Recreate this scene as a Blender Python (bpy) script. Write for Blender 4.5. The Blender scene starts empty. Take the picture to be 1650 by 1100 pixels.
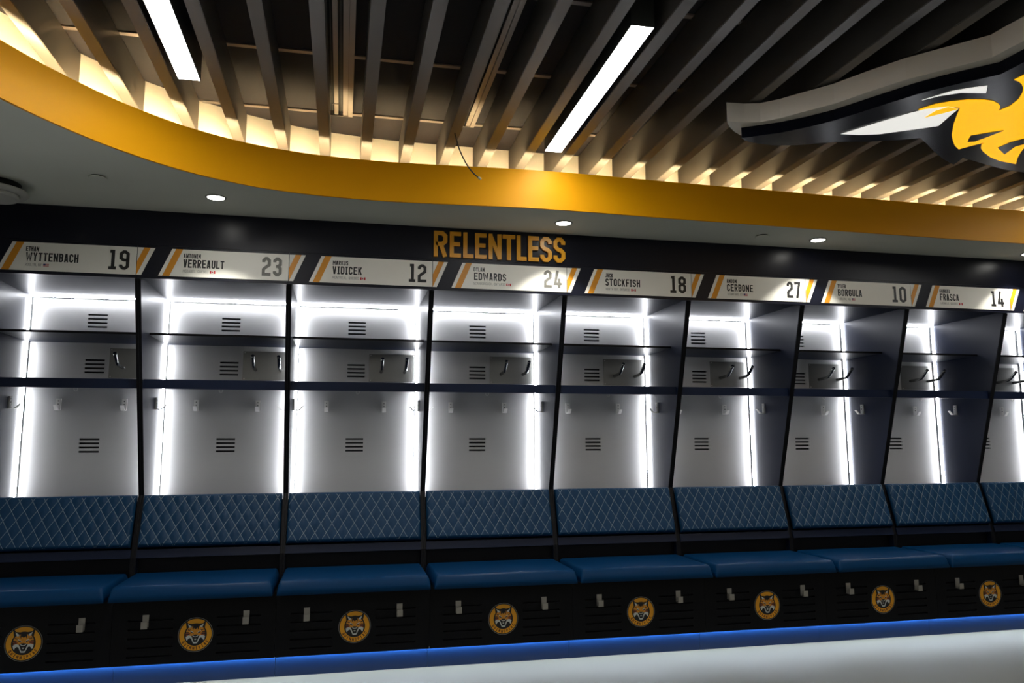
import bpy, bmesh, math, random
from mathutils import Vector, Matrix

random.seed(4)
SC = bpy.context.scene
COL = SC.collection
PI = math.pi

# ------------------------------------------------------------------ camera
def make_camera():
    yaw, pitch, roll = 0.21565, 0.1340, -0.0028
    cy, sy, cp, sp = math.cos(yaw), math.sin(yaw), math.cos(pitch), math.sin(pitch)
    f = Vector((sy * cp, cy * cp, sp))
    r = Vector((cy, -sy, 0))
    u = r.cross(f)
    cr, sr = math.cos(roll), math.sin(roll)
    r2 = cr * r + sr * u
    u2 = -sr * r + cr * u
    cam = bpy.data.cameras.new('camera')
    cam.sensor_width = 36.0
    cam.lens = 1244.06 / 1650 * 36.0
    cam.clip_start = 0.05
    o = bpy.data.objects.new('camera', cam)
    COL.objects.link(o)
    o.matrix_world = Matrix(((r2.x, u2.x, -f.x, 1.899), (r2.y, u2.y, -f.y, -4.4), (r2.z, u2.z, -f.z, 1.206), (0, 0, 0, 1)))
    SC.camera = o
make_camera()

# ------------------------------------------------------------------ world, exposure
w = bpy.data.worlds.new('world'); SC.world = w
w.use_nodes = True
w.node_tree.nodes['Background'].inputs[0].default_value = (0.02, 0.022, 0.026, 1)
w.node_tree.nodes['Background'].inputs[1].default_value = 0.3
SC.view_settings.view_transform = 'Standard'
SC.view_settings.look = 'None'
SC.view_settings.exposure = 0.0
SC.view_settings.gamma = 1.0
SC.view_settings.use_curve_mapping = False
SC.cycles.max_bounces = 7
SC.cycles.diffuse_bounces = 4
SC.cycles.glossy_bounces = 3
SC.cycles.sample_clamp_indirect = 4.0
SC.cycles.caustics_reflective = False
SC.cycles.caustics_refractive = False
SC.cycles.use_denoising = True
# strengths of the lamps in the room
LED_STALL = 34.0       # cool white strips in the stalls
LED_KICK = 80.0        # cool white strip under the bench
LED_COVE = 105.0        # warm strip behind the orange fascia
FIXTURE = 31.0         # linear ceiling lights
DOWNLIGHT = 30.0       # lens of a downlight
SPOT_W = 26.0          # beam of a downlight

# ------------------------------------------------------------------ materials
MATS = {}
def mat(name, col, rough=0.5, metal=0.0, spec=0.5, emit=None, estr=0.0, coat=0.0, noise=0.0, nscale=20.0, nstretch=(1, 1, 1), bump=0.0, rvar=0.0):
    m = bpy.data.materials.new(name)
    m.use_nodes = True
    nt = m.node_tree
    b = nt.nodes['Principled BSDF']
    c = (col[0], col[1], col[2], 1)
    b.inputs['Base Color'].default_value = c
    b.inputs['Roughness'].default_value = rough
    b.inputs['Metallic'].default_value = metal
    b.inputs['Specular IOR Level'].default_value = spec
    if coat: b.inputs['Coat Weight'].default_value = coat; b.inputs['Coat Roughness'].default_value = 0.15
    if emit:
        b.inputs['Emission Color'].default_value = (emit[0], emit[1], emit[2], 1)
        b.inputs['Emission Strength'].default_value = estr
    if noise or bump or rvar:
        tc = nt.nodes.new('ShaderNodeTexCoord')
        mp = nt.nodes.new('ShaderNodeMapping')
        mp.inputs['Scale'].default_value = nstretch
        nz = nt.nodes.new('ShaderNodeTexNoise')
        nz.inputs['Scale'].default_value = nscale
        nz.inputs['Detail'].default_value = 5
        nt.links.new(tc.outputs['Object'], mp.inputs['Vector'])
        nt.links.new(mp.outputs['Vector'], nz.inputs['Vector'])
        if noise:
            mx = nt.nodes.new('ShaderNodeMix'); mx.data_type = 'RGBA'
            mx.inputs[6].default_value = tuple(x * (1 - noise) for x in col) + (1,)
            mx.inputs[7].default_value = tuple(min(1, x * (1 + noise)) for x in col) + (1,)
            nt.links.new(nz.outputs['Fac'], mx.inputs[0])
            nt.links.new(mx.outputs[2], b.inputs['Base Color'])
        if rvar:
            mr = nt.nodes.new('ShaderNodeMapRange')
            mr.inputs['To Min'].default_value = max(0, rough - rvar)
            mr.inputs['To Max'].default_value = rough + rvar
            nt.links.new(nz.outputs['Fac'], mr.inputs['Value'])
            nt.links.new(mr.outputs['Result'], b.inputs['Roughness'])
        if bump:
            bp = nt.nodes.new('ShaderNodeBump')
            bp.inputs['Strength'].default_value = bump
            bp.inputs['Distance'].default_value = 0.002
            nt.links.new(nz.outputs['Fac'], bp.inputs['Height'])
            nt.links.new(bp.outputs['Normal'], b.inputs['Normal'])
    MATS[name] = m
    return m

mat('laminate', (0.0055, 0.0105, 0.030), 0.36, spec=0.18, noise=0.08, nscale=60, bump=0.02)
mat('laminate_dark', (0.0022, 0.0024, 0.004), 0.42, spec=0.2, noise=0.1, nscale=40)
mat('steel_panel', (0.58, 0.58, 0.575), 0.45, metal=0.10, spec=0.5, noise=0.03, nscale=8, nstretch=(1, 1, 60), bump=0.01)
mat('steel_plate', (0.20, 0.20, 0.19), 0.36, metal=0.75, noise=0.05, nscale=10, nstretch=(60, 1, 1))
mat('hook_metal', (0.82, 0.81, 0.77), 0.4, metal=0.1, noise=0.05)
mat('peg_metal', (0.32, 0.33, 0.32), 0.24, metal=0.9, noise=0.05)
mat('bracket_metal', (0.42, 0.40, 0.36), 0.4, metal=0.6, noise=0.05)
mat('led', (0.9, 0.92, 1), 0.5, emit=(0.93, 0.95, 1.0), estr=LED_STALL)
mat('led_kick', (0.9, 0.92, 1), 0.5, emit=(0.80, 0.90, 1.0), estr=LED_KICK)
mat('led_cove', (1, 0.9, 0.7), 0.5, emit=(1.0, 0.76, 0.41), estr=LED_COVE)
mat('led_channel', (0.10, 0.11, 0.12), 0.4, metal=0.5, noise=0.05)
mat('vinyl_blue', (0.004, 0.036, 0.092), 0.42, spec=0.22, noise=0.08, nscale=90, bump=0.12)
mat('vinyl_seat', (0.0008, 0.038, 0.120), 0.36, spec=0.16, noise=0.08, nscale=90, bump=0.12)
mat('stitch', (0.22, 0.28, 0.32), 0.7, noise=0.1)
mat('kick_blue', (0.0025, 0.020, 0.085), 0.30, spec=0.5, noise=0.05, nscale=30)
mat('header_navy', (0.0055, 0.0065, 0.0150), 0.33, spec=0.28, noise=0.06, nscale=30)
mat('plate_white', (0.88, 0.86, 0.79), 0.35, spec=0.5, noise=0.02, nscale=10)
mat('plate_orange', (0.72, 0.29, 0.012), 0.35, noise=0.03)
mat('ink', (0.012, 0.012, 0.012), 0.4, noise=0.05)
mat('ink_grey', (0.16, 0.155, 0.135), 0.4, noise=0.05)
mat('ink_pale', (0.34, 0.33, 0.30), 0.4, noise=0.05)
mat('flag_red', (0.55, 0.02, 0.025), 0.4, noise=0.03)
mat('flag_white', (0.75, 0.74, 0.72), 0.4, noise=0.03)
mat('flag_blue', (0.03, 0.04, 0.16), 0.4, noise=0.03)
mat('letter_gold', (0.92, 0.42, 0.012), 0.33, spec=0.5, noise=0.04, nscale=12)
mat('soffit_paint', (0.80, 0.82, 0.74), 0.75, noise=0.04, nscale=3)
mat('fascia_orange', (0.92, 0.41, 0.002), 0.45, spec=0.18, noise=0.02, nscale=4)
mat('cove_paint', (0.80, 0.76, 0.66), 0.7, noise=0.02, nscale=5)
mat('baffle_metal', (0.185, 0.172, 0.158), 0.36, metal=0.55, noise=0.04, nscale=30, nstretch=(1, 30, 1))
mat('ceiling_tile', (0.018, 0.016, 0.021), 0.8, noise=0.2, nscale=40, bump=0.1)
mat('ceiling_dark', (0.012, 0.012, 0.014), 0.8, noise=0.1)
mat('rail_metal', (0.42, 0.36, 0.33), 0.4, metal=0.5, noise=0.05)
mat('diffuser_metal', (0.40, 0.35, 0.30), 0.4, metal=0.5, noise=0.05)
mat('slot_black', (0.003, 0.003, 0.003), 0.6, noise=0.1)
mat('fixture_body', (0.10, 0.105, 0.10), 0.4, metal=0.4, noise=0.05)
mat('fixture_lens', (1, 1, 1), 0.5, emit=(1.0, 0.985, 0.95), estr=FIXTURE)
mat('down_lens', (1, 1, 1), 0.5, emit=(1.0, 0.98, 0.90), estr=DOWNLIGHT)
mat('down_trim', (0.45, 0.46, 0.44), 0.5, noise=0.03)
mat('unit_plastic', (0.55, 0.55, 0.52), 0.45, noise=0.03)
mat('cable_black', (0.02, 0.02, 0.03), 0.5, noise=0.1)
mat('connector', (0.6, 0.55, 0.42), 0.4, noise=0.05)
mat('sign_white', (0.90, 0.83, 0.74), 0.5, noise=0.03, nscale=6)
mat('sign_navy', (0.004, 0.005, 0.010), 0.22, spec=0.09, noise=0.05)
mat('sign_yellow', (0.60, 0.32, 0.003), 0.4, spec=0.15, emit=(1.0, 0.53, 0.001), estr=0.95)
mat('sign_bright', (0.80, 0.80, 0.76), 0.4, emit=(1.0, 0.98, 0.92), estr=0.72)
mat('badge_orange', (0.80, 0.36, 0.012), 0.45, noise=0.05)
mat('badge_grey', (0.25, 0.25, 0.24), 0.45, noise=0.05)
mat('badge_black', (0.006, 0.006, 0.008), 0.4, noise=0.05)
mat('badge_fur', (0.72, 0.30, 0.02), 0.5, noise=0.35, nscale=120)
mat('badge_brown', (0.10, 0.025, 0.004), 0.5, noise=0.05)
mat('badge_red', (0.32, 0.08, 0.02), 0.5, noise=0.1)
mat('badge_white', (0.62, 0.64, 0.62), 0.45, noise=0.05)
mat('wall_navy', (0.010, 0.011, 0.016), 0.4, noise=0.06, nscale=20)
mat('wall_pale', (0.62, 0.62, 0.60), 0.7, noise=0.04, nscale=6)
mat('concrete', (0.15, 0.152, 0.130), 0.55, spec=0.18, noise=0.16, nscale=2.2, rvar=0.08, bump=0.03)

# ------------------------------------------------------------------ mesh builder
class MB:
    def __init__(s): s.v = []; s.f = []; s.mi = []; s.m = 0; s.sm = []
    def face(s, idx, smooth=False): s.f.append(idx); s.mi.append(s.m); s.sm.append(smooth)
    def box(s, x0, x1, y0, y1, z0, z1):
        b = len(s.v)
        s.v += [(x0, y0, z0), (x1, y0, z0), (x1, y1, z0), (x0, y1, z0), (x0, y0, z1), (x1, y0, z1), (x1, y1, z1), (x0, y1, z1)]
        for q in ((0, 3, 2, 1), (4, 5, 6, 7), (0, 1, 5, 4), (1, 2, 6, 5), (2, 3, 7, 6), (3, 0, 4, 7)):
            s.face([b + i for i in q])
        return s
    def prism(s, pts, fn, d0, d1):
        """polygon pts (a, b) swept from depth d0 to d1; fn(a, b, d) gives the point"""
        n = len(pts); b = len(s.v)
        s.v += [fn(p[0], p[1], d0) for p in pts] + [fn(p[0], p[1], d1) for p in pts]
        s.face([b + i for i in range(n)][::-1]); s.face([b + n + i for i in range(n)])
        for i in range(n):
            j = (i + 1) % n
            s.face([b + i, b + j, b + n + j, b + n + i])
        return s
    def tube(s, path, r, n=8, r_end=None):
        path = [Vector(p) for p in path]; b = len(s.v); k = len(path)
        t0 = (path[1] - path[0]).normalized()
        up = Vector((0, 0, 1)) if abs(t0.z) < 0.9 else Vector((1, 0, 0))
        a = t0.cross(up).normalized()
        for i, p in enumerate(path):
            t = (path[min(i + 1, k - 1)] - path[max(i - 1, 0)]).normalized()
            a = (a - t * a.dot(t)).normalized(); c = t.cross(a)
            rr = r if r_end is None else r + (r_end - r) * i / (k - 1)
            for j in range(n):
                q = p + (a * math.cos(2 * PI * j / n) + c * math.sin(2 * PI * j / n)) * rr
                s.v.append(tuple(q))
        for i in range(k - 1):
            for j in range(n):
                s.face([b + i * n + j, b + i * n + (j + 1) % n, b + (i + 1) * n + (j + 1) % n, b + (i + 1) * n + j], True)
        s.face([b + j for j in range(n)][::-1]); s.face([b + (k - 1) * n + j for j in range(n)])
        return s
    def lathe(s, prof, cx, cy, n=32):
        """prof (r, z) turned about the vertical through cx, cy"""
        b = len(s.v); k = len(prof)
        for r, z in prof:
            for j in range(n):
                s.v.append((cx + r * math.cos(2 * PI * j / n), cy + r * math.sin(2 * PI * j / n), z))
        for i in range(k - 1):
            for j in range(n):
                s.face([b + i * n + j, b + i * n + (j + 1) % n, b + (i + 1) * n + (j + 1) % n, b + (i + 1) * n + j], True)
        s.face([b + j for j in range(n)][::-1]); s.face([b + (k - 1) * n + j for j in range(n)])
        return s
    def stroke(s, pts, w, fn, d0, d1, closed=False):
        """flat stroke of width w with mitred corners, swept from d0 to d1"""
        P = [Vector((p[0], p[1])) for p in pts]; n = len(P)
        L = []; R = []
        for i in range(n):
            if closed: a, c = P[i - 1], P[(i + 1) % n]
            else: a, c = P[max(i - 1, 0)], P[min(i + 1, n - 1)]
            d1_ = (P[i] - a); d2_ = (c - P[i])
            if d1_.length < 1e-9: d1_ = d2_
            if d2_.length < 1e-9: d2_ = d1_
            d1_.normalize(); d2_.normalize()
            n1 = Vector((-d1_.y, d1_.x)); n2 = Vector((-d2_.y, d2_.x))
            m = n1 + n2
            if m.length < 1e-6: m = n1.copy()
            m.normalize()
            k = min(1.0 / max(m.dot(n1), 0.35), 2.2) * w / 2
            L.append(P[i] + m * k); R.append(P[i] - m * k)
        for i in range(n if closed else n - 1):
            j = (i + 1) % n
            s.prism([L[i], R[i], R[j], L[j]], fn, d0, d1)
        return s
    def build(s, name, mats, parent=None, loc=None, fix=False):
        me = bpy.data.meshes.new(name)
        me.from_pydata([tuple(v) for v in s.v], [], s.f)
        if isinstance(mats, str): mats = [mats]
        for m in mats: me.materials.append(MATS[m])
        me.polygons.foreach_set('material_index', s.mi)
        me.polygons.foreach_set('use_smooth', s.sm)
        bm = bmesh.new(); bm.from_mesh(me)
        bmesh.ops.recalc_face_normals(bm, faces=bm.faces)
        bm.to_mesh(me); bm.free()
        me.update()
        return link(name, me, parent, loc)

def link(name, me, parent=None, loc=None):
    o = bpy.data.objects.new(name, me)
    COL.objects.link(o)
    if parent is not None: o.parent = parent
    if loc is not None: o.location = loc
    return o
def tag(o, label, cat, group=None):
    o['label'] = label; o['category'] = cat
    if group: o['group'] = group
    return o
def thing(name, label, cat, loc=(0, 0, 0), group=None):
    o = bpy.data.objects.new(name, None); COL.objects.link(o)
    o.location = loc; o.empty_display_size = 0.1
    return tag(o, label, cat, group)
def structure(o):
    o['kind'] = 'structure'; return o
def XYZ(a, b, d): return (a, b, d)
def FRONT(a, b, d): return (a, d, b)          # polygon in x, z; depth along y
def SIDE(a, b, d): return (d, a, b)           # polygon in y, z; depth along x

def slotted(mb, x0, x1, z0, z1, y0, y1, slots):
    """board with slots left open through it"""
    xs = sorted({x0, x1} | {q for s in slots for q in s[:2]})
    zs = sorted({z0, z1} | {q for s in slots for q in s[2:]})
    for i in range(len(xs) - 1):
        run = None
        for k in range(len(zs) - 1):
            cx, cz = (xs[i] + xs[i + 1]) / 2, (zs[k] + zs[k + 1]) / 2
            hole = any(s[0] < cx < s[1] and s[2] < cz < s[3] for s in slots)
            if not hole:
                run = [zs[k], zs[k + 1]] if run is None else [run[0], zs[k + 1]]
            if (hole or k == len(zs) - 2) and run is not None:
                mb.box(xs[i], xs[i + 1], y0, y1, run[0], run[1]); run = None

# ------------------------------------------------------------------ lettering
def glyph(ch, W, s, c):
    L, R, B, T, M = s / 2, W - s / 2, s / 2, 1 - s / 2, 0.52
    X = W / 2
    g = {
        'A': [[(L, 0), (X - s * .25, T), (X + s * .25, T), (R, 0)], [(W * .24, .27), (W * .76, .27)]],
        'B': [[(L, M), (R - c, M), (R, M - c), (R, B + c), (R - c, B), (L, B), (L, T), (R - c, T), (R, T - c), (R, M + c), (R - c, M)]],
        'C': [[(R, .68), (R, T - c), (R - c, T), (L + c, T), (L, T - c), (L, B + c), (L + c, B), (R - c, B), (R, B + c), (R, .32)]],
        'D': [[(L, B), (L, T), (R - c, T), (R, T - c), (R, B + c), (R - c, B), (L - s * .3, B)]],
        'E': [[(W, T), (L, T), (L, B), (W, B)], [(L, M), (W * .92, M)]],
        'F': [[(W, T), (L, T), (L, 0)], [(L, M - .02), (W * .9, M - .02)]],
        'G': [[(R, .70), (R, T - c), (R - c, T), (L + c, T), (L, T - c), (L, B + c), (L + c, B), (R - c, B), (R, B + c), (R, M - .03), (X, M - .03)]],
        'H': [[(L, 0), (L, 1)], [(R, 0), (R, 1)], [(L, M), (R, M)]],
        'I': [[(X, B), (X, T)], [(0, T), (W, T)], [(0, B), (W, B)]],
        'J': [[(R, 1), (R, B + c), (R - c, B), (L + c, B), (L, B + c), (L, .30)]],
        'K': [[(L, 0), (L, 1)], [(R, 1), (L + s * .4, .46)], [(X - s * .2, .58), (R, 0)]],
        'L': [[(L, 1), (L, B), (W, B)]],
        'M': [[(L, 0), (L, 1)], [(R, 0), (R, 1)], [(L, 1 - s * .5), (X, .35), (R, 1 - s * .5)]],
        'N': [[(L, 0), (L, 1)], [(R, 0), (R, 1)], [(L, 1 - s * .5), (R, s * .5)]],
        'O': [[(L, B + c), (L, T - c), (L + c, T), (R - c, T), (R, T - c), (R, B + c), (R - c, B), (L + c, B), 'z']],
        'P': [[(L, 0), (L, T), (R - c, T), (R, T - c), (R, M - .04 + c), (R - c, M - .04), (L, M - .04)]],
        'Q': [[(L, B + c), (L, T - c), (L + c, T), (R - c, T), (R, T - c), (R, B + c), (R - c, B), (L + c, B), 'z'], [(X, .30), (W, -.05)]],
        'R': [[(L, 0), (L, T), (R - c, T), (R, T - c), (R, M - .02 + c), (R - c, M - .02), (L, M - .02)], [(X, M), (R, 0)]],
        'S': [[(R, .72), (R, T - c), (R - c, T), (L + c, T), (L, T - c), (L, M + c), (L + c, M), (R - c, M - .03), (R, M - .03 - c), (R, B + c), (R - c, B), (L + c, B), (L, B + c), (L, .28)]],
        'T': [[(0, T), (W, T)], [(X, 0), (X, T)]],
        'U': [[(L, 1), (L, B + c), (L + c, B), (R - c, B), (R, B + c), (R, 1)]],
        'V': [[(L, 1), (X - s * .15, s * .5), (X + s * .15, s * .5), (R, 1)]],
        'W': [[(L, 1), (W * .27, s * .4), (X, .75), (W * .73, s * .4), (R, 1)]],
        'Y': [[(L, 1), (X, .45), (R, 1)], [(X, .47), (X, 0)]],
        '0': [[(L, B + c), (L, T - c), (L + c, T), (R - c, T), (R, T - c), (R, B + c), (R - c, B), (L + c, B), 'z']],
        '1': [[(L * .6, T), (X + s * .1, T), (X + s * .1, B)], [(0, B), (W, B)]],
        '2': [[(L, .72), (L, T - c), (L + c, T), (R - c, T), (R, T - c), (R, M + c * .6), (R - c, M - .02), (L + c, M - .08), (L, M - .08 - c), (L, B), (W, B)]],
        '3': [[(L, .74), (L, T - c), (L + c, T), (R - c, T), (R, T - c), (R, M + c), (R - c, M), (X * .7, M)], [(R - c, M), (R, M - c), (R, B + c), (R - c, B), (L + c, B), (L, B + c), (L, .26)]],
        '4': [[(R - .06, 0), (R - .06, .55)], [(X, 1), (L, .24), (W, .24)]],
        '7': [[(L, .82), (L, T), (R, T), (X * .8, 0)]],
        '8': [[(L, M + c), (L, T - c), (L + c, T), (R - c, T), (R, T - c), (R, M + c), (R - c, M), (L + c, M), 'z'],
              [(L, M - c), (L + c, M), (R - c, M), (R, M - c), (R, B + c), (R - c, B), (L + c, B), (L, B + c), 'z']],
        '9': [[(R, M - .02), (L + c, M - .02), (L, M - .02 + c), (L, T - c), (L + c, T), (R - c, T), (R, T - c), (R, B + c), (R - c, B), (L + c, B), (L, B + c), (L, .26)]],
        ',': [[(s * .7, s * .9), (s * .4, -s * .8)]],
    }
    return g.get(ch, [])
def gwidth(ch, W):
    return {'I': W * .62, '1': W * .72, 'W': W * 1.5, 'M': W * 1.3, 'N': W * 1.08, ' ': W * .5, ',': W * .3, 'L': W * .9, 'J': W * .85}.get(ch, W)
def text(mb, s, x0, x1, z0, h, y0, y1, weight=.15, W=.44, gap=.10, c=.10):
    """words of cap height h from x0 to x1 standing on z0"""
    adv = sum(gwidth(ch, W) + gap for ch in s) - gap
    kx = (x1 - x0) / (adv * h)
    x = 0.0
    for ch in s:
        gw = gwidth(ch, W)
        for q, pl in enumerate(glyph(ch, gw, weight, c)):
            closed = pl[-1] == 'z'
            pts = [(x0 + (x + p[0]) * kx * h, z0 + p[1] * h) for p in pl if p != 'z']
            mb.stroke(pts, weight * h, FRONT, min(y0, y1) - q * .00012, max(y0, y1), closed)
        x += gw + gap
    return mb

# ------------------------------------------------------------------ measures of the stalls
XS = [0.0164, 0.7962, 1.5849, 2.3902, 3.2021, 4.0128, 4.8116, 5.5987, 6.3871, 7.187]
D = 0.734            # front of the back panels
TH = 0.0148          # side panel thickness
Z_TOP = 2.118        # underside of the stall top
Z_SH1 = 1.837        # underside of the upper shelf
Z_SH2 = 1.561        # underside of the lower shelf
SOFFIT = 2.480
CEIL = 2.925
BAF = 2.750
FAS_TOP = 2.690

# ------------------------------------------------------------------ curves of the soffit edge and the cove wall
def spline(pts, n=6):
    out = []
    P = [Vector(p) for p in pts]
    for i in range(len(P) - 1):
        p0 = P[max(i - 1, 0)]; p1 = P[i]; p2 = P[i + 1]; p3 = P[min(i + 2, len(P) - 1)]
        for k in range(n):
            t = k / n
            out.append(0.5 * ((2 * p1) + (p2 - p0) * t + (2 * p0 - 5 * p1 + 4 * p2 - p3) * t * t + (3 * p1 - p0 - 3 * p2 + p3) * t ** 3))
    out.append(P[-1])
    return out
EDGE = spline([(0.20, -7.9), (0.20, -4.5), (0.23, -3.2), (0.31, -2.45), (0.44, -1.82), (0.637, -1.361), (0.775, -1.113), (0.945, -0.885), (1.155, -0.690), (1.405, -0.548), (1.649, -0.474), (1.896, -0.441), (2.152, -0.434), (2.46, -0.450), (2.84, -0.470), (3.25, -0.466), (3.65, -0.448), (4.034, -0.438), (4.48, -0.427), (5.0, -0.412), (5.573, -0.402), (6.134, -0.397), (7.2, -0.392), (8.48, -0.39)])
COVE = spline([(-0.02, -7.9), (-0.02, -4.5), (0.02, -3.0), (0.14, -2.15), (0.33, -1.55), (0.52, -1.17), (0.723, -0.874), (0.926, -0.660), (1.25, -0.420), (1.623, -0.247), (1.945, -0.180), (2.2, -0.158), (2.6, -0.152), (3.2, -0.148), (4.0, -0.146), (5.0, -0.144), (6.2, -0.142), (8.48, -0.14)])
def cove_y(x):
    for a, b in zip(COVE, COVE[1:]):
        if a.x <= x <= b.x and b.x > a.x:
            return a.y + (b.y - a.y) * (x - a.x) / (b.x - a.x)
    return COVE[-1].y if x > COVE[-1].x else -7.9
def offset(path, d):
    out = []
    for i, p in enumerate(path):
        t = (path[min(i + 1, len(path) - 1)] - path[max(i - 1, 0)]).normalized()
        out.append(p + Vector((-t.y, t.x)) * d)
    return out
def ribbon(mb, pa, pb, z0, z1):
    """solid wall between two plan curves, from z0 to z1; corners keep their own vertices so that they stay crisp"""
    n = len(pa)
    def strip(p, zp, q, zq, smooth):
        b = len(mb.v)
        mb.v += [(v.x, v.y, zp) for v in p] + [(v.x, v.y, zq) for v in q]
        for i in range(n - 1): mb.face([b + i, b + i + 1, b + n + i + 1, b + n + i], smooth)
    strip(pa, z0, pa, z1, True); strip(pb, z1, pb, z0, True)
    strip(pb, z0, pa, z0, False); strip(pa, z1, pb, z1, False)
    for i in (0, n - 1):
        b = len(mb.v)
        mb.v += [(pa[i].x, pa[i].y, z0), (pb[i].x, pb[i].y, z0), (pb[i].x, pb[i].y, z1), (pa[i].x, pa[i].y, z1)]
        mb.face([b, b + 1, b + 2, b + 3])
    return mb

# ================================================================== the room
X0, X1, Y0, Y1 = -0.06, 8.5, -8.0, 0.80
structure(MB().box(X0 - .1, X1 + .1, Y0 - .1, Y1 + .1, -0.10, 0.0).build('floor', 'concrete'))
wb = structure(MB().box(X0, X1, Y1, Y1 + .1, 0.0, 3.1).build('wall_back', 'wall_navy'))
MB().box(X0, X1, 0.0, Y1 - .002, 2.287, SOFFIT - .001).build('header', 'header_navy', wb)
structure(MB().box(X0 - .1, X0, Y0, Y1 + .1, 0.0, 3.1).build('wall_left', 'wall_pale'))
structure(MB().box(X1, X1 + .1, Y0, Y1 + .1, 0.0, 3.1).build('wall_right', 'wall_pale'))
structure(MB().box(X0 - .1, X1 + .1, Y0 - .1, Y0, 0.0, 3.1).build('wall_front', 'wall_pale'))

ceiling = structure(MB().box(X0 - .1, X1 + .1, Y0, Y1, CEIL + .016, 3.1).build('ceiling', 'ceiling_dark'))
RAILS = [-0.475 - .615 * k for k in range(7)]
PITCH = 0.2134
BX0 = 0.892                                     # left edge of the first whole baffle in view
def bx(k): return BX0 + PITCH * k
ys = [0.14] + RAILS
for j in range(len(ys) - 1):
    for i in range(-1, 10):
        xa = bx(3 * i) + .0265
        xb = xa + 3 * PITCH
        xa, xb = max(xa, X0), min(xb, X1)
        if xb - xa < .1: continue
        t = MB().box(xa + .004, xb - .004, ys[j + 1] + .016, ys[j] - .016, CEIL, CEIL + .015)
        t.build('ceiling_tile', 'ceiling_tile', ceiling)
for y in RAILS:
    MB().box(X0, X1, y - .013, y + .013, CEIL - .006, CEIL + .015).build('grid_rail', 'rail_metal', ceiling)

# grey soffit over the stalls, orange fascia on its edge, cream wall of the light cove
so = MB()
edge_in = offset(EDGE, 0.004)
so.prism([(p.x, p.y) for p in edge_in] + [(8.48, -0.001), (8.48, Y1 - .002), (X0 + .002, Y1 - .002), (X0 + .002, -7.9)], XYZ, SOFFIT, SOFFIT + .02)
soffit = structure(so.build('trim_1', 'soffit_paint'))
fascia = structure(ribbon(MB(), offset(EDGE, -0.012), EDGE, SOFFIT - .004, FAS_TOP).build('trim_2', 'fascia_orange'))
cove = structure(ribbon(MB(), COVE, offset(COVE, 0.02), SOFFIT + .021, CEIL - .001).build('trim_3', 'cove_paint'))
# ledge behind the fascia, level with its top, that carries the warm strip
ribbon(MB(), offset(EDGE, .0005), offset(EDGE, .13), 2.640, 2.655).build('cove_ledge', 'cove_paint', cove)
ribbon(MB(), offset(EDGE, .030), offset(EDGE, .044), 2.656, 2.668).build('led_strip', 'led_cove', cove)

# ================================================================== ceiling baffles
ORD = ['first', 'second', 'third', 'fourth', 'fifth', 'sixth', 'seventh', 'eighth', 'ninth', 'tenth', 'eleventh', 'twelfth', 'thirteenth', 'fourteenth', 'fifteenth', 'sixteenth', 'seventeenth', 'eighteenth', 'nineteenth', 'twentieth', 'twenty-first', 'twenty-second', 'twenty-third', 'twenty-fourth', 'twenty-fifth', 'twenty-sixth', 'twenty-seventh', 'twenty-eighth', 'twenty-ninth', 'thirtieth']
for n, k in enumerate(range(-2, 27)):
    xa, xb = bx(k), bx(k) + .053
    ya, yb = cove_y(xa) - .002, cove_y(xb) - .002
    mb = MB()
    mb.prism([(xa, -6.5), (xb, -6.5), (xb, yb), (xa, ya)], XYZ, BAF, CEIL - .0065)
    o = mb.build('ceiling_baffle', 'baffle_metal')
    bm = bmesh.new(); bm.from_mesh(o.data)
    ed = [e for e in bm.edges if all(abs(v.co.z - BAF) < 1e-4 for v in e.verts) and abs(e.verts[0].co.y - e.verts[1].co.y) > 2]
    bmesh.ops.bevel(bm, geom=ed, offset=.0025, segments=2, affect='EDGES')
    bm.to_mesh(o.data); bm.free()
    tag(o, 'long grey metal ceiling baffle, %s of the row counted from the left' % ORD[n], 'ceiling baffle', 'parallel metal baffles under the dark ceiling')

# linear lights between the baffles
def linear_light(x0, x1, y0, y1, label):
    t = thing('linear_light', label, 'ceiling light', ((x0 + x1) / 2, (y0 + y1) / 2, BAF), 'linear ceiling lights')
    cx, cy = (x0 + x1) / 2, (y0 + y1) / 2
    hx, hy, H = (x1 - x0) / 2, (y1 - y0) / 2, CEIL - BAF - .0065
    m = MB()
    m.box(-hx, hx, -hy, hy, .012, H)
    m.box(-hx, -hx + .003, -hy, hy, 0, .012); m.box(hx - .003, hx, -hy, hy, 0, .012)
    m.build('housing', 'fixture_body', t)
    MB().box(-hx + .0032, hx - .0032, -hy + .003, hy - .003, -.001, .0115).build('lens', 'fixture_lens', t)
    for s in (-1, 1):
        a, b = sorted((s * hy, s * (hy - .0028)))
        MB().box(-hx + .0032, hx - .0032, a, b, 0, .0118).build('end_cap', 'fixture_body', t)
linear_light(2.908, 3.000, -1.877, -0.613, 'white glowing linear light between baffles, the one whose both ends show')
linear_light(1.181, 1.272, -2.341, -1.077, 'white glowing linear light at upper left, cut by the top edge')
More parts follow.
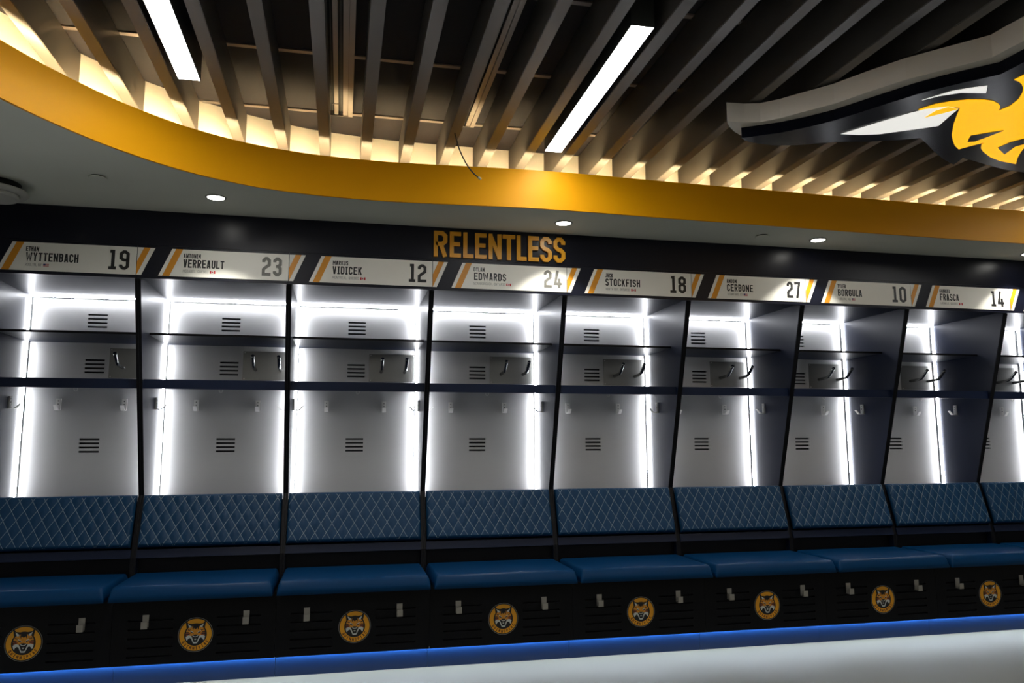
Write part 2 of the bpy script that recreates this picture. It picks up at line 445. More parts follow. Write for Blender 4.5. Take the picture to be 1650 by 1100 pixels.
# first one inferred from the lit fascia, the others added unseen for general light
for lx, ly, lab in ((6.55, -1.4, 'glowing linear light beyond the big hanging emblem on the right'),
                    (1.226, -4.2, 'added unseen linear light over the near left of the room, outside the picture'),
                    (2.954, -4.2, 'added unseen linear light over the camera, outside the picture'),
                    (4.66, -4.2, 'added unseen linear light over the middle of the room, outside the picture'),
                    (6.55, -4.2, 'added unseen linear light over the near right of the room, outside the picture'),
                    (1.226, -6.6, 'added unseen linear light by the far left corner behind the camera'),
                    (2.954, -6.6, 'added unseen linear light by the rear wall behind the camera'),
                    (4.66, -6.6, 'added unseen linear light by the rear wall right of the camera'),
                    (6.55, -6.6, 'added unseen linear light by the far right corner behind the camera')):
    linear_light(lx - .046, lx + .046, ly - .632, ly + .632, lab)

# linear slot diffusers
def diffuser(x0, x1, y0, y1, label):
    t = thing('air_diffuser', label, 'air vent', ((x0 + x1) / 2, (y0 + y1) / 2, CEIL - .03), 'linear air diffusers')
    hx, hy = (x1 - x0) / 2, (y1 - y0) / 2
    W = 2 * hx
    MB().box(-hx, hx, -hy, hy, .020, .0285).build('backing', 'slot_black', t)
    m = MB()
    for a, b, z in ((0, .02, 0), (.80, 1.0, -.006), (.21, .38, .002), (.58, .79, .0)):
        m.box(-hx + a * W, -hx + b * W, -hy, hy, z, .020)
    m.box(-hx, hx, hy, hy + .004, -.004, .0285); m.box(-hx, hx, -hy - .004, -hy, -.004, .0285)
    m.build('frame', 'diffuser_metal', t)
    for a in (.12, .48):
        MB().box(-hx + a * W, -hx + a * W + .002, -hy, hy, .004, .0195).build('blade', 'fixture_body', t)
    m = MB(); m.tube([(-hx + .1 * W, hy - .13, .001), (-hx + .42 * W, hy - .132, .001)], .002, 6)
    m.build('clip', 'rail_metal', t)
diffuser(1.795, 1.910, -2.45, -0.512, 'slotted metal air diffuser between fifth and sixth baffles with two black slots')
diffuser(2.437, 2.545, -2.45, -0.512, 'slotted metal air diffuser half hidden behind a baffle, above the dangling cable')

# ================================================================== downlights and other soffit fittings
def downlight(x, y, label, spot=True):
    t = thing('downlight', label, 'ceiling light', (x, y, SOFFIT), 'round recessed downlights')
    MB().lathe([(.052, -.0005), (.052, -.004), (.043, -.006), (.041, -.0015), (.041, -.0005)], 0, 0, 28).build('trim_ring', 'down_trim', t)
    MB().lathe([(.0405, -.0006), (.0405, -.0035)], 0, 0, 28).build('lens', 'down_lens', t)
    if spot:
        l = bpy.data.lights.new('downlight_beam', 'SPOT')
        l.energy = SPOT_W; l.color = (1.0, .97, .88); l.spot_size = math.radians(96); l.spot_blend = .25; l.shadow_soft_size = .03
        o = bpy.data.objects.new('downlight_beam', l); COL.objects.link(o); o.parent = t; o.location = (0, 0, -.012)
downlight(1.232, -.315, 'lit round downlight in the grey soffit above the nameplate numbered 23')
downlight(3.118, -.236, 'lit round downlight in the soffit just above the golden wall lettering')
downlight(4.783, -.208, 'lit round downlight in the soffit above the nameplate numbered 27')
downlight(6.397, -.180, 'lit round downlight in the soffit at the far right above number 14')
def cover(x, y, label):
    t = thing('sprinkler_cover', label, 'sprinkler cover', (x, y, SOFFIT), 'sprinkler cover plates')
    MB().lathe([(.034, -.0005), (.034, -.006)], 0, 0, 28).build('shadow_collar', 'slot_black', t)  # black stands in for the shadow gap between plate and soffit
    MB().lathe([(.041, -.0062), (.041, -.0085), (.038, -.0095)], 0, 0, 28).build('cover_plate', 'soffit_paint', t)
cover(.732, -.523, 'small round flush cover plate in the soffit beside the ceiling unit at left')
cover(4.390, -.222, 'small round flush cover plate in the soffit beside the downlight above number 27')
t = thing('ceiling_sensor', 'round pale disc shaped unit hanging under the grey soffit at far left', 'ceiling unit', (.215, -.33, SOFFIT))
MB().lathe([(.115, -.0005), (.115, -.034), (.10, -.036)], 0, 0, 40).build('base', 'slot_black', t)
MB().lathe([(.10, -.0365), (.148, -.038), (.152, -.046), (.146, -.052), (.115, -.058)], 0, 0, 40).build('housing', 'unit_plastic', t)
MB().lathe([(.112, -.0585), (.110, -.074), (.104, -.078)], 0, 0, 40).build('lower_cap', 'unit_plastic', t)
m = MB(); m.box(-.02, .03, -.05, -.035, -.0805, -.0785); m.build('vent_slot', 'slot_black', t)

# dangling cable
t = thing('cable', 'thin dark cable dangling down in front of the orange fascia', 'cable', (2.414, -.75, BAF))
cp = [Vector(p) for p in [(-.004, 0, -.0006), (-.003, 0, -.008), (0, 0, -.018), (.019, 0, -.081), (.051, 0, -.149), (.088, 0, -.198), (.117, 0, -.222)]]
path = []
for i in range(len(cp) - 1):
    p0, p1, p2, p3 = cp[max(i - 1, 0)], cp[i], cp[i + 1], cp[min(i + 2, len(cp) - 1)]
    for k in range(5):
        u = k / 5
        path.append(0.5 * ((2 * p1) + (p2 - p0) * u + (2 * p0 - 5 * p1 + 4 * p2 - p3) * u * u + (3 * p1 - p0 - 3 * p2 + p3) * u ** 3))
path.append(cp[-1])
MB().tube(path, .0035, 8).build('wire', 'cable_black', t)
MB().tube([(.114, 0, -.2195), (.129, 0, -.229)], .0065, 8).build('connector_tip', 'connector', t)

# ================================================================== the big emblem hanging under the baffles
NAVY = [(3.654, -1.32), (3.717, -1.361), (3.798, -1.415), (3.879, -1.492), (3.953, -1.58), (4.011, -1.682), (4.066, -1.779), (4.119, -1.87), (4.178, -1.947), (4.241, -2.015), (4.312, -2.087), (4.319, -2.184), (4.36, -2.42), (4.55, -2.62), (4.9, -2.72), (5.35, -2.62), (5.75, -2.3), (5.95, -1.9), (5.9, -1.5), (5.7, -1.28),
        (5.315, -1.211), (5.19, -1.225), (5.046, -1.26), (4.925, -1.298), (4.844, -1.318), (4.86, -1.272), (4.87, -1.231), (4.757, -1.288), (4.64, -1.364), (4.535, -1.44), (4.459, -1.49), (4.373, -1.448), (4.261, -1.409), (4.101, -1.366), (3.958, -1.298), (3.844, -1.27), (3.737, -1.278), (3.684, -1.298)]
WHITE = [(3.557, -1.371), (3.639, -1.376), (3.709, -1.395), (3.774, -1.451), (3.823, -1.515), (3.92, -1.632), (3.992, -1.769), (4.065, -1.89), (4.148, -1.987), (4.257, -2.111), (4.262, -2.175), (4.30, -2.45), (4.51, -2.67), (4.9, -2.78), (5.38, -2.67), (5.80, -2.33), (6.0, -1.9), (5.95, -1.47), (5.7, -1.24),
         (5.315, -1.205), (5.046, -1.25), (4.93, -1.29), (4.85, -1.25), (4.80, -1.235), (4.672, -1.332), (4.594, -1.388), (4.546, -1.391), (4.50, -1.45), (4.373, -1.44), (4.261, -1.40), (4.101, -1.36), (3.958, -1.29), (3.844, -1.26), (3.76, -1.255), (3.697, -1.238), (3.647, -1.27), (3.601, -1.313), (3.565, -1.357)]
YEL = [(4.228, -1.755), (4.258, -1.813), (4.303, -1.85), (4.357, -1.877), (4.423, -1.891), (4.469, -1.889), (4.514, -1.87), (4.539, -1.853), (4.569, -1.814), (4.577, -1.864), (4.558, -1.923), (4.524, -1.976), (4.49, -2.013), (4.454, -2.041), (4.422, -2.057), (4.397, -2.063), (4.40, -2.105),
       (4.5, -2.33), (4.85, -2.42), (5.2, -2.35), (5.5, -2.1), (5.6, -1.75), (5.45, -1.5), (5.2, -1.46), (5.024, -1.495), (5.053, -1.448), (5.101, -1.382), (5.165, -1.309), (5.054, -1.327), (4.965, -1.36), (4.872, -1.414), (4.828, -1.447), (4.793, -1.487), (4.788, -1.516), (4.76, -1.47), (4.732, -1.416), (4.678, -1.452), (4.615, -1.509), (4.568, -1.557), (4.486, -1.66), (4.428, -1.743), (4.385, -1.808), (4.329, -1.804), (4.29, -1.738)]
SLIT = [(4.657, -1.57), (4.705, -1.613), (4.754, -1.651), (4.74, -1.576), (4.726, -1.52), (4.698, -1.507), (4.675, -1.539)]
EYE = [(4.895, -1.475), (4.897, -1.543), (4.924, -1.592), (4.978, -1.54), (4.962, -1.506), (4.995, -1.412)]
WEDGE = [(4.066, -1.463), (4.111, -1.546), (4.169, -1.648), (4.215, -1.723), (4.249, -1.766), (4.284, -1.786), (4.325, -1.809), (4.383, -1.8), (4.4, -1.735), (4.432, -1.632), (4.33, -1.56), (4.238, -1.499), (4.156, -1.473)]
SLIVER = [(4.178, -1.835), (4.235, -1.93), (4.284, -1.968), (4.336, -1.999), (4.38, -1.946), (4.28, -1.927), (4.217, -1.884)]
t = thing('hanging_emblem', 'large layered animal head emblem hanging flat below the baffles at upper right', 'emblem sign', (4.6, -1.7, 2.6))
def plate(name, pts, z0, z1, m, parent=t, cx=4.6, cy=-1.7):
    mb = MB(); mb.prism([(p[0] - cx, p[1] - cy) for p in pts], XYZ, z0, z1)
    return mb.build(name, m, parent)
o = plate('white_backing', WHITE, .05, .140, 'sign_white'); o['label'] = 'thick pale backing layer of the emblem'
plate('mounting_block', [(4.7, -2.1), (5.1, -2.1), (5.1, -1.6), (4.7, -1.6)], .1402, .1495, 'fixture_body')
o = plate('navy_layer', NAVY, 0.0, .0498, 'sign_navy'); o['label'] = 'glossy navy face layer'
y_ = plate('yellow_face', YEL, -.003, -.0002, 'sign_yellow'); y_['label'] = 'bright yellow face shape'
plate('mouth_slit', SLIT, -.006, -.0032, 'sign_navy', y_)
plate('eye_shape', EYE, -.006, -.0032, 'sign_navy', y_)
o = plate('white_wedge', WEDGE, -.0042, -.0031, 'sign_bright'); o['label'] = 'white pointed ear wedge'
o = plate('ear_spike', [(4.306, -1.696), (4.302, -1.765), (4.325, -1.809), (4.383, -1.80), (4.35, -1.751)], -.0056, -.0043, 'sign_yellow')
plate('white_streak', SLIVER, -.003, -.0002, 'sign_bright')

# ================================================================== gold word on the header
sign = thing('wall_lettering', 'raised golden letters spelling RELENTLESS on the dark header', 'sign', (2.394, 0, 2.300))
word = 'RELENTLESS'
SPANS = [(60, 207), (235, 352), (380, 487), (508, 628), (652, 793), (808, 945), (967, 1072), (1095, 1212), (1228, 1357), (1378, 1508)]
for ch, (a, b) in zip(word, SPANS):
    xa, xb = (a - 60) / 1448 * .797, (b - 60) / 1448 * .797
    mb = MB()
    text(mb, ch, xa, xb, 0.0, .154, -.014, -.0005, weight=.155, W=.5 if ch not in 'TN' else .46, c=.11)
    mb.build('letter', 'letter_gold', sign)

# ================================================================== stalls
PLATES = [('19', 'ETHAN', 'WYTTENBACH', 'ROSLYN, NY', 'us', (.241, .302), (.243, .494), (.242, .320), (.328, .355), (.641, .745), 'ink'),
          ('23', 'ANTONIN', 'VERREAULT', 'MIRABEL, QUEBEC', 'ca', (.235, .323), (.235, .446), (.235, .366), (.373, .401), (.644, .751), 'ink_grey'),
          ('12', 'MARKUS', 'VIDICEK', 'MONTREAL, QUEBEC', 'ca', (.239, .324), (.238, .402), (.238, .385), (.392, .422), (.668, .770), 'ink'),
          ('24', 'DYLAN', 'EDWARDS', 'SCARBOROUGH, ONTARIO', 'ca', (.242, .307), (.244, .437), (.241, .430), (.438, .467), (.668, .779), 'ink_grey'),
          ('18', 'JACK', 'STOCKFISH', 'NORTH BAY, ONTARIO', 'ca', (.246, .294), (.245, .469), (.248, .399), (.411, .441), (.669, .776), 'ink'),
          ('27', 'ANDON', 'CERBONE', 'STAMFORD, CT', 'us', (.243, .311), (.243, .423), (.246, .349), (.357, .384), (.664, .762), 'ink'),
          ('10', 'TYLER', 'BORGULA', 'LUDLOW, MA', 'us', (.235, .297), (.235, .414), (.237, .327), (.336, .361), (.643, .752), 'ink'),
          ('14', 'GABRIEL', 'FRASCA', 'LASALLE, QUEBEC', 'ca', (.226, .309), (.226, .375), (.228, .364), (.373, .401), (.634, .740), 'ink'),
          None]
ZP0, ZP1 = 2.1207, 2.2717
PH = ZP1 - ZP0
SL = .064                                                # slant of the plate ends

def flag(mb, kind, x0, x1, z0, h, y0, y1):
    w_ = x1 - x0
    if kind == 'ca':
        mb.m = 0; mb.box(x0, x0 + .28 * w_, y0, y1, z0, z0 + h); mb.box(x1 - .28 * w_, x1, y0, y1, z0, z0 + h)
        mb.m = 1; mb.box(x0 + .28 * w_, x1 - .28 * w_, y0, y1, z0, z0 + h)
        mb.m = 0; c = (x0 + x1) / 2; q = .17 * w_
        mb.prism([(c, z0 + .2 * h), (c + q * .5, z0 + .35 * h), (c + q, z0 + .5 * h), (c + q * .4, z0 + .6 * h), (c, z0 + .85 * h), (c - q * .4, z0 + .6 * h), (c - q, z0 + .5 * h), (c - q * .5, z0 + .35 * h)], FRONT, y0 - .0004, y0)
    else:
        for k in range(7):
            mb.m = 0 if k % 2 == 0 else 1
            mb.box(x0, x1, y0, y1, z0 + h * k / 7, z0 + h * (k + 1) / 7)
        mb.m = 2; mb.box(x0, x0 + .42 * w_, y0 - .0004, y0, z0 + .45 * h, z0 + h)

def nameplate(i):
    x0, x1 = XS[i], XS[i + 1]
    P = PLATES[i]
    W_ = x1 - x0
    if P: lab = '%s white slanted nameplate from the left, with the printed number %s' % (ORD[i], P[0])
    else: lab = 'white slanted nameplate cut off by the right edge of the picture'
    t = thing('nameplate', lab, 'nameplate', (x0, 0, ZP0), 'nameplates above the stalls')
    yb, yf = -.0008, -.004
    def par(name, a, b, m, y0, y1, clip=None):
        """slanted piece from a to b, measured along its top edge"""
        pts = [(a - SL, 0), (b - SL, 0), (b, PH), (a, PH)]
        if clip == 'right':       # right end upright at b
            pts = [(a - SL, 0), (b, 0), (b, PH), (a, PH)]
        if clip == 'left':        # cut upright at the seam
            s = clipx
            if a - SL >= s: pts = [(a - SL, 0), (b - SL, 0), (b, PH), (a, PH)]
            else:
                za = PH * (s - (a - SL)) / SL
                if b - SL >= s: pts = [(s, 0), (b - SL, 0), (b, PH), (a, PH), (s, za)] if a > s else [(s, 0), (b - SL, 0), (b, PH), (s, PH)]
                else:
                    zb = PH * (s - (b - SL)) / SL
                    pts = [(s, zb), (b, PH), (a, PH), (s, za)]
        mb = MB(); mb.prism(pts, FRONT, y0, y1)
        return mb.build(name, m, t)
    clipx = W_ + .0016
    par('main_board', .175, W_ - .0016, 'plate_white', yf, yb, 'right')
    mb = MB(); mb.prism([(clipx, 0), (W_ + .089 - SL, 0), (W_ + .089, PH), (clipx, PH)], FRONT, yf, yb)
    mb.build('end_board', 'plate_white', t)
    par('stripe', .195, .231, 'plate_orange', yf - .0008, yf - .0001)
    par('stripe', W_ + .034, W_ + .066, 'plate_orange', yf - .0008, yf - .0001, 'left')
    if not P: return
    num, first, last, home, fl, fx, sx, hx, gx, nx, nink = P
    y1, y0 = yf - .0001, yf - .0009
    mb = text(MB(), first, fx[0], fx[1], .103, .025, y0, y1, weight=.16); o = mb.build('first_line', 'ink', t)
    mb = text(MB(), last, sx[0], sx[1], .0505, .0455, y0, y1, weight=.16); o = mb.build('name_line', 'ink', t)
    mb = text(MB(), home, hx[0], hx[1], .0235, .0150, y0, y1, weight=.11); o = mb.build('town_line', 'ink_pale', t)
    mb = text(MB(), num, nx[0], nx[1], .0235, .107, y0, y1, weight=.155, W=.42); o = mb.build('number', nink, t)
    mb = MB(); flag(mb, fl, gx[0], gx[1], .0225, .0155, y0, y1); mb.build('flag', ['flag_red', 'flag_white', 'flag_blue'], t)

# ---- cushions
def cushion(org, u, v, n, Lu, Lv, T, r, nu, nv, quilt=None):
    u, v, n, org = Vector(u), Vector(v), Vector(n), Vector(org)
    mb = MB()
    def spaced(L, N):
        s = [0, r * .08, r * .25, r * .5, r * .8, r]
        mid = [r + (L - 2 * r) * k / N for k in range(1, N)]
        return s + mid + [L - q for q in s[::-1]]
    us, vs = spaced(Lu, nu), spaced(Lv, nv)
    def e(d):
        if d >= r: return 1.0
        return math.sqrt(max(0, 1 - (1 - d / r) ** 2))
    def height(a, b):
        h = T * (1 - (1 - e(min(a, Lu - a)) * e(min(b, Lv - b))))
        if quilt:
            qx, qz, amp = quilt
            p = (a / qx + b / qz); q = (a / qx - b / qz)
            g = min(abs(p - round(p)), .5) * min(abs(q - round(q)), .5) * 4
            h += (math.sqrt(g) * amp - amp * .35) * e(min(a, Lu - a)) * e(min(b, Lv - b))
        else:
            h += .004 * max(0, math.sin(PI * a / Lu)) ** .6 * max(0, math.sin(PI * b / Lv)) ** .6
        return h
    N = len(us); Mv = len(vs)
    for b in vs:
        for a in us:
            mb.v.append(tuple(org + u * a + v * b + n * height(a, b)))
    for j in range(Mv - 1):
        for i in range(N - 1):
            mb.face([j * N + i, j * N + i + 1, (j + 1) * N + i + 1, (j + 1) * N + i], True)
    ring = [i for i in range(N)] + [j * N + N - 1 for j in range(1, Mv)] + [(Mv - 1) * N + i for i in range(N - 2, -1, -1)] + [j * N for j in range(Mv - 2, 0, -1)]
    mb.face(ring[::-1])
    return mb, height

def locker(i):
    x0, x1 = XS[i], XS[i + 1]
    W_ = x1 - x0
    P = PLATES[i]
    if P: lab = '%s lit navy locker stall from the left, under nameplate number %s' % (ORD[i], P[0])
    else: lab = 'lit navy locker stall cut off by the right edge of the picture'
    t = thing('locker_stall', lab, 'locker', (x0, 0, 0), 'row of lit locker stalls')
    g = .0003
    # side panels
    prof = [(.036, Z_TOP + .018), (.405, .932), (.312, .600), (.300, .462), (D + .018, .462), (D + .018, Z_TOP + .018)]
    for a, b in ((g, TH), (W_ - TH, W_ - g)):
        mb = MB(); mb.prism(prof, SIDE, a, b); sp = mb.build('side_panel', 'laminate', t)
        mb = MB(); mb.prism([(.0345, Z_TOP + .018), (.0345, 2.117), (.4035, .932), (.3105, .600), (.2985, .462), (.2998, .462), (.3118, .600), (.4048, .932), (.0358, 2.117), (.0358, Z_TOP + .018)], SIDE, a, b)
        mb.build('edge_band', 'laminate_dark', sp)
    L, R = TH + g, W_ - TH - g
    MB().box(L, R, .036, D + .018, Z_TOP, Z_TOP + .018).build('top_panel', 'laminate', t)
    MB().box(g + .0005, W_ - g - .0005, 0.0, .034, 2.104, 2.286).build('header_panel', 'header_navy', t)
    # back panels with their vent slots
    def slots(zt):
        out = []
        for k in range(4):
            zc = zt - .0065 - k * .0250
            out.append((.338, .450, zc - .0055, zc + .0055))
        return out
    for z0, z1, zt in ((Z_SH1 + .0135, Z_TOP - .0005, 2.018), (Z_SH2 + .0185, Z_SH1 - .0005, 1.738), (.899, Z_SH2 - .0005, 1.258)):
        mb = MB(); slotted(mb, L, R, z0, z1, D, D + .012, slots(zt)); mb.build('back_panel', 'steel_panel', t)
    MB().box(L, R, .4125, D - .0005, .885, .8985).build('light_stop_ledge', 'laminate', t)  # added unseen board, keeps strip light from leaking behind the cushion
    # shelves
    mb = MB(); mb.box(L, R, .300, D - .0005, Z_SH1, Z_SH1 + .013); sh = mb.build('shelf', 'laminate', t)
    MB().box(L, R, .2985, .2998, Z_SH1, Z_SH1 + .013).build('edge_band', 'laminate_dark', sh)
    mb = MB(); mb.box(L, R, .235, D - .0005, Z_SH2, Z_SH2 + .018); mb.box(L, R, .235, .253, 1.527, Z_SH2); sh = mb.build('shelf', 'laminate', t)
    MB().box(L, R, .2335, .2348, 1.527, Z_SH2 + .018).build('edge_band', 'laminate', sh)
    # led strips in aluminium channels
    for z0, z1 in ((Z_SH1 + .0135, Z_TOP - .014), (Z_SH2 + .0185, Z_SH1 - .0005), (.899, Z_SH2 - .0005)):
        for s in (0, 1):
            a, b = (L, L + .011) if s == 0 else (R - .011, R)
            o = MB().box(a, b, .7165, D - .0005, z0, z1).build('led_channel', 'led_channel', t)
            MB().box(a + .0003, b - .0003, .700, .716, z0, z1).build('led_strip', 'led', o)
    o = MB().box(L, R, .711, D - .0005, Z_TOP - .0085, Z_TOP - .0005).build('led_channel', 'led_channel', t)
    MB().box(L, R, .696, .7105, Z_TOP - .0085, Z_TOP - .0008).build('led_strip', 'led', o)
    # peg plate with two bent pegs
    o = MB().box(.477, R - .014, D - .004, D - .0003, 1.623, 1.806).build('peg_plate', 'steel_plate', t)
    for px in (.555, .708):
        pth = [(px, D - .0045, 1.688), (px, .69, 1.690), (px, .65, 1.692), (px, .625, 1.694), (px, .607, 1.700), (px, .590, 1.712), (px, .572, 1.729), (px, .553, 1.746), (px, .540, 1.757)]
        MB().tube(pth, .0105, 10).build('peg', 'peg_metal', o)
    for sx, sz in ((.487, 1.797), (.487, 1.632), (R - .024, 1.797), (R - .024, 1.632)):
        MB().tube([(sx, D - .0042, sz), (sx, D - .0058, sz)], .003, 8).build('screw', 'hook_metal', o)
    # coat hooks: two on the back, one on each side
    def hook(fn):
        mb = MB()
        def b_(x0, x1, y0, y1, z0, z1):
            k = len(mb.v)
            MB.box(mb, x0, x1, y0, y1, z0, z1)
            for q in range(k, len(mb.v)): mb.v[q] = fn(*mb.v[q])
        b_(-.014, .014, 0, .009, 1.424, 1.494)
        b_(-.011, .011, .0091, .034, 1.424, 1.428)
        k = len(mb.v)
        mb.prism([(.034, 1.424), (.038, 1.425), (.062, 1.452), (.059, 1.454), (.034, 1.4285)], SIDE, -.011, .011)
        for q in range(k, len(mb.v)): mb.v[q] = fn(*mb.v[q])
        h_ = mb.build('coat_hook', 'hook_metal', t)
        for zz in (1.461, 1.480):
            s_ = MB()
            k = len(s_.v)
            s_.tube([(0, .0091, zz), (0, .0104, zz)], .0034, 8)
            for q in range(k, len(s_.v)): s_.v[q] = fn(*s_.v[q])
            s_.build('screw', 'slot_black', h_)
    for hx in (.212, .578):
        hook(lambda x, y, z, hx=hx: (hx + x, D - .0004 - y, z))
    hook(lambda x, y, z: (L + .0003 + y, .540 + x, z))
    hook(lambda x, y, z: (R - .0003 - y, .540 + x, z))
    # little ring hook under the lower shelf
    cx, cy = W_ / 2, .44
    pth = [(cx, cy, Z_SH2 - .0005), (cx, cy, Z_SH2 - .014)]
    for k in range(11):
        a = PI / 2 - k * 2 * PI * .82 / 10
        pth.append((cx + .011 * math.cos(a) * .9, cy, Z_SH2 - .027 + .0125 * math.sin(a)))
    MB().tube(pth, .0024, 6).build('ring_hook', 'hook_metal', t)
    # quilted back cushion
    bl, br = .0175, W_ - .0175
    lean = Vector((0, .092, .280)); Lv = lean.length; lean.normalize()
    nrm = Vector((0, -lean.z, lean.y))
    org = Vector((bl, .312, .652))
    T = .030
    qx, qz = .0634, .105
    mb, hgt = cushion(org, (1, 0, 0), lean, nrm, br - bl, Lv, T, .018, 150, 56, (qx, qz, .0050))
    c = mb.build('back_cushion', 'vinyl_blue', t); c['label'] = 'quilted blue backrest cushion'
    st = MB()
    Lu = br - bl
    for sgn in (1, -1):
        for k in range(-6, 22):
            # line a/qx + sgn*b/qz = k, clipped to the face
            m_ = .006
            ends = []
            for b in (m_, Lv - m_):
                ends.append((qx * (k - sgn * b / qz), b))
            (a0, b0), (a1, b1) = ends
            def clip(a, b):
                if a < m_: return m_, sgn * qz * (k - m_ / qx)
                if a > Lu - m_: return Lu - m_, sgn * qz * (k - (Lu - m_) / qx)
                return a, b
            if (a0 < m_ and a1 < m_) or (a0 > Lu - m_ and a1 > Lu - m_): continue
            (a0, b0), (a1, b1) = clip(a0, b0), clip(a1, b1)
            nn = 24
            d = Vector((a1 - a0, b1 - b0))
            if d.length < .012: continue
            d.normalize(); sd = Vector((-d.y, d.x)) * .0010
            base = len(st.v)
            for q in range(nn + 1):
                a = a0 + (a1 - a0) * q / nn; b = b0 + (b1 - b0) * q / nn
                h = hgt(a, b) + .0016
                for s2 in (-1, 1):
                    st.v.append(tuple(org + Vector((1, 0, 0)) * (a + sd.x * s2) + lean * (b + sd.y * s2) + nrm * h))
            for q in range(nn):
                st.face([base + 2 * q, base + 2 * q + 1, base + 2 * q + 3, base + 2 * q + 2])
    o = st.build('stitching', 'stitch', c); o['label'] = 'pale diamond stitching'
    mb = MB(); mb.prism([(.316, .655), (.330, .655), (.424, .930), (.410, .930)], SIDE, bl + .004, br - .004)
    mb.build('cushion_board', 'laminate_dark', t)
    MB().box(L, R, .345, D - .001, .464, .499).build('deck', 'laminate_dark', t)
    mb = MB(); mb.prism([(.300, .599), (.309, .597), (.323, .640), (.314, .643)], SIDE, L, R); mb.build('lower_rail', 'laminate', t)
    MB().box(L, R, .350, .360, .500, .640).build('riser', 'laminate_dark', t)
    # seat cushion
    mb, _ = cushion((.010, .300, .452), (1, 0, 0), (0, -1, 0), (0, 0, 1), W_ - .020, .478, .070, .022, 24, 14)
    c = mb.build('seat_cushion', 'vinyl_seat', t); c['label'] = 'smooth blue seat cushion'
    # bench cabinet below
    MB().box(.0006, W_ - .0006, -.022, D, .118, .450).build('bench_box', 'laminate_dark', t)
    sl = []
    for k in range(5):
        zc = .335 - k * .044
        sl.append((.075, .290, zc - .004, zc + .004)); sl.append((W_ - .290, W_ - .075, zc - .004, zc + .004))
    mb = MB(); slotted(mb, .0006, W_ - .0006, .118, .450, -.038, -.0225, sl); mb.build('front_panel', 'laminate_dark', t)
    for hx in (.158, .643):
        mb = MB(); mb.box(hx - .015, hx + .015, -.0425, -.0383, .300, .362); mb.box(hx - .015, hx + .015, -.070, -.0425, .300, .304); mb.box(hx - .015, hx + .015, -.074, -.070, .300, .334)
        mb.build('bench_hook', 'bracket_metal', t)
    badge(t, W_ / 2 + (.004 if i else -.003), .254)
    return t

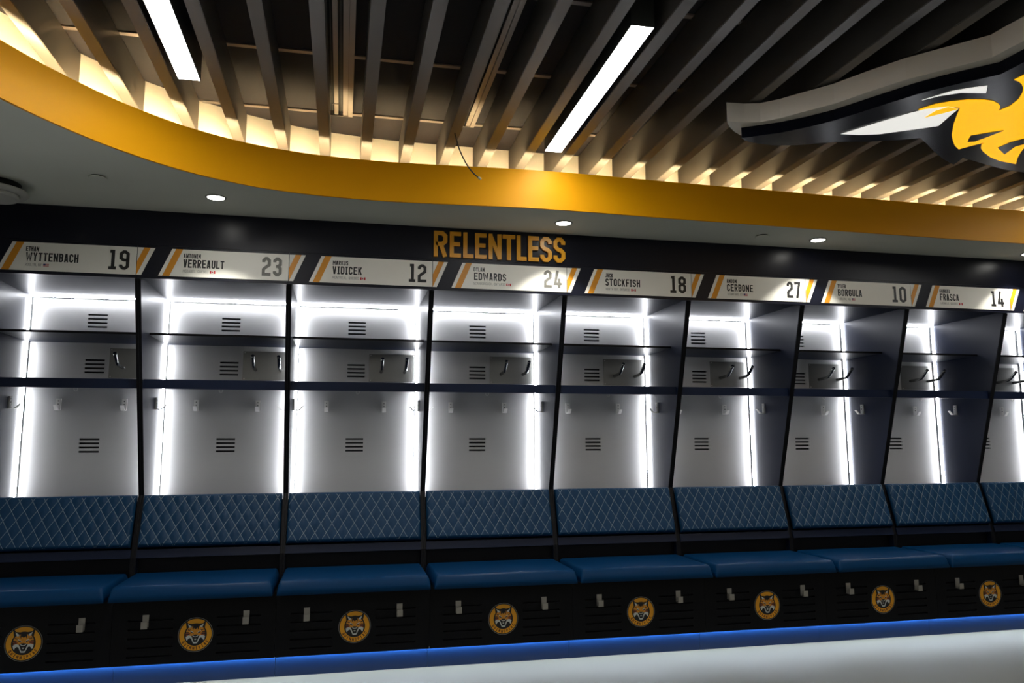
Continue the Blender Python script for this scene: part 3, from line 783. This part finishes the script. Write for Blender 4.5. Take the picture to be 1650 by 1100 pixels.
def badge(parent, cx, cz):
    S = .0845
    y = -.0385
    def F(a, b, d): return (cx + a * S, y - d, cz + b * S)
    def circ(r, n=48): return [(r * math.cos(2 * PI * k / n), r * math.sin(2 * PI * k / n)) for k in range(n)]
    mb = MB(); mb.m = 0; mb.prism(circ(1.0), F, 0, .0008)
    mb.m = 1; mb.prism(circ(.975), F, .0008, .0012)
    mb.m = 2; mb.prism(circ(.92), F, .0012, .0016)
    mb.m = 1; mb.prism(circ(.645), F, .0016, .0020)
    b = mb.build('badge', ['badge_grey', 'badge_black', 'badge_orange'], parent); b['label'] = 'round orange and black emblem on the bench front'
    mb = MB()
    sym = lambda p: [(-a, c) for a, c in p][::-1]
    def both(p, z0, z1):
        mb.prism(p, F, z0, z1); mb.prism(sym(p), F, z0, z1)
    mb.m = 0
    both([(-.60, .90), (-.42, .66), (-.20, .63), (-.05, .66), (-.05, .35), (-.50, .25)], .0020, .0024)       # black ears and crown
    mb.m = 1
    both([(-.54, .12), (-.52, .25), (-.40, .43), (-.27, .40), (-.17, .52), (-.12, .40), (-.06, .36), (0, .33), (0, -.03), (-.10, .02), (-.20, -.06), (-.40, -.02), (-.53, -.06)], .0024, .0028)
    mb.m = 2
    both([(-.55, .10), (-.50, .16), (-.38, .10), (-.27, .12), (-.33, -.01), (-.53, -.05)], .0028, .0030)
    mb.m = 3
    both([(-.46, .64), (-.23, .49), (-.27, .42), (-.37, .42)], .0024, .0028)
    both([(-.30, .26), (-.14, .17), (-.10, .10), (-.16, .12), (-.30, .20)], .0028, .0031)
    both([(-.55, -.10), (-.40, -.02), (-.24, -.06), (-.17, -.20), (-.09, -.42), (0, -.42), (0, -.51), (-.11, -.50), (-.15, -.42), (-.25, -.20), (-.33, -.17), (-.42, -.24), (-.46, -.33), (-.51, -.28)], .0024, .0028)
    both([(-.17, .0), (-.08, -.08), (0, -.10), (0, -.14), (-.10, -.12), (-.16, -.06)], .0028, .0031)
    mb.m = 0
    both([(-.30, .20), (-.15, .14), (-.11, .06), (-.20, .10), (-.27, .13)], .0031, .0034)
    both([(-.08, .66), (-.07, .42), (0, .30), (0, .66)], .0028, .0031)
    both([(-.08, .0), (0, .02), (0, -.07), (-.06, -.05)], .0031, .0034)
    both([(-.46, .33), (-.33, .29), (-.25, .34), (-.32, .245), (-.44, .27)], .0028, .0031)
    both([(-.54, .17), (-.40, .17), (-.32, .10), (-.42, .12), (-.54, .11)], .0031, .0033)
    both([(-.54, .06), (-.40, .07), (-.34, .01), (-.44, .03), (-.54, .01)], .0031, .0033)
    both([(-.17, .50), (-.12, .42), (-.13, .27), (-.18, .36)], .0028, .0031)
    both([(-.22, -.06), (-.17, -.02), (-.10, -.30), (-.14, -.34)], .0024, .00245)
    mb.m = 3
    both([(-.07, -.24), (0, -.22), (0, -.30), (-.04, -.29)], .0024, .0028)
    mb.build('cat_face', ['badge_black', 'badge_fur', 'badge_red', 'badge_white'], b)
    mb = MB()
    word = 'QUINNIPIAC'
    rad, h = .695, .17
    for k, ch in enumerate(word):
        a = math.radians(211 + (329 - 211) * k / 9)
        ca, sa = math.cos(a), math.sin(a)
        tx, tz = -sa, ca                      # reading direction along the lower arc
        ux, uz = -ca, -sa                     # upwards = towards the centre
        gw = gwidth(ch, .62)
        R_ = rad + h
        def G(p, q, d): return F(R_ * ca + p * tx + q * ux, R_ * sa + p * tz + q * uz, d)
        for pl in glyph(ch, gw, .22, .12):
            closed = pl[-1] == 'z'
            pts = [((p[0] - gw / 2) * h, p[1] * h) for p in pl if p != 'z']
            mb.stroke(pts, .22 * h, G, .0016, .0019, closed)
    mb.build('ring_lettering', 'badge_brown', b)

for i in range(9):
    locker(i)
    nameplate(i)

# ================================================================== blue toe kick and its light
kick = structure(MB().box(X0 + .002, XS[9], .075, .095, 0, .118).build('baseboard_back', 'kick_blue'))
for i in range(9):
    MB().box(XS[i] + .0008, XS[i + 1] - .0008, .048, .0745, 0.0005, .1172).build('kick_panel', 'kick_blue', kick)
MB().box(XS[0], XS[9], .034, .042, .108, .1172).build('led_strip', 'led_kick', kick)
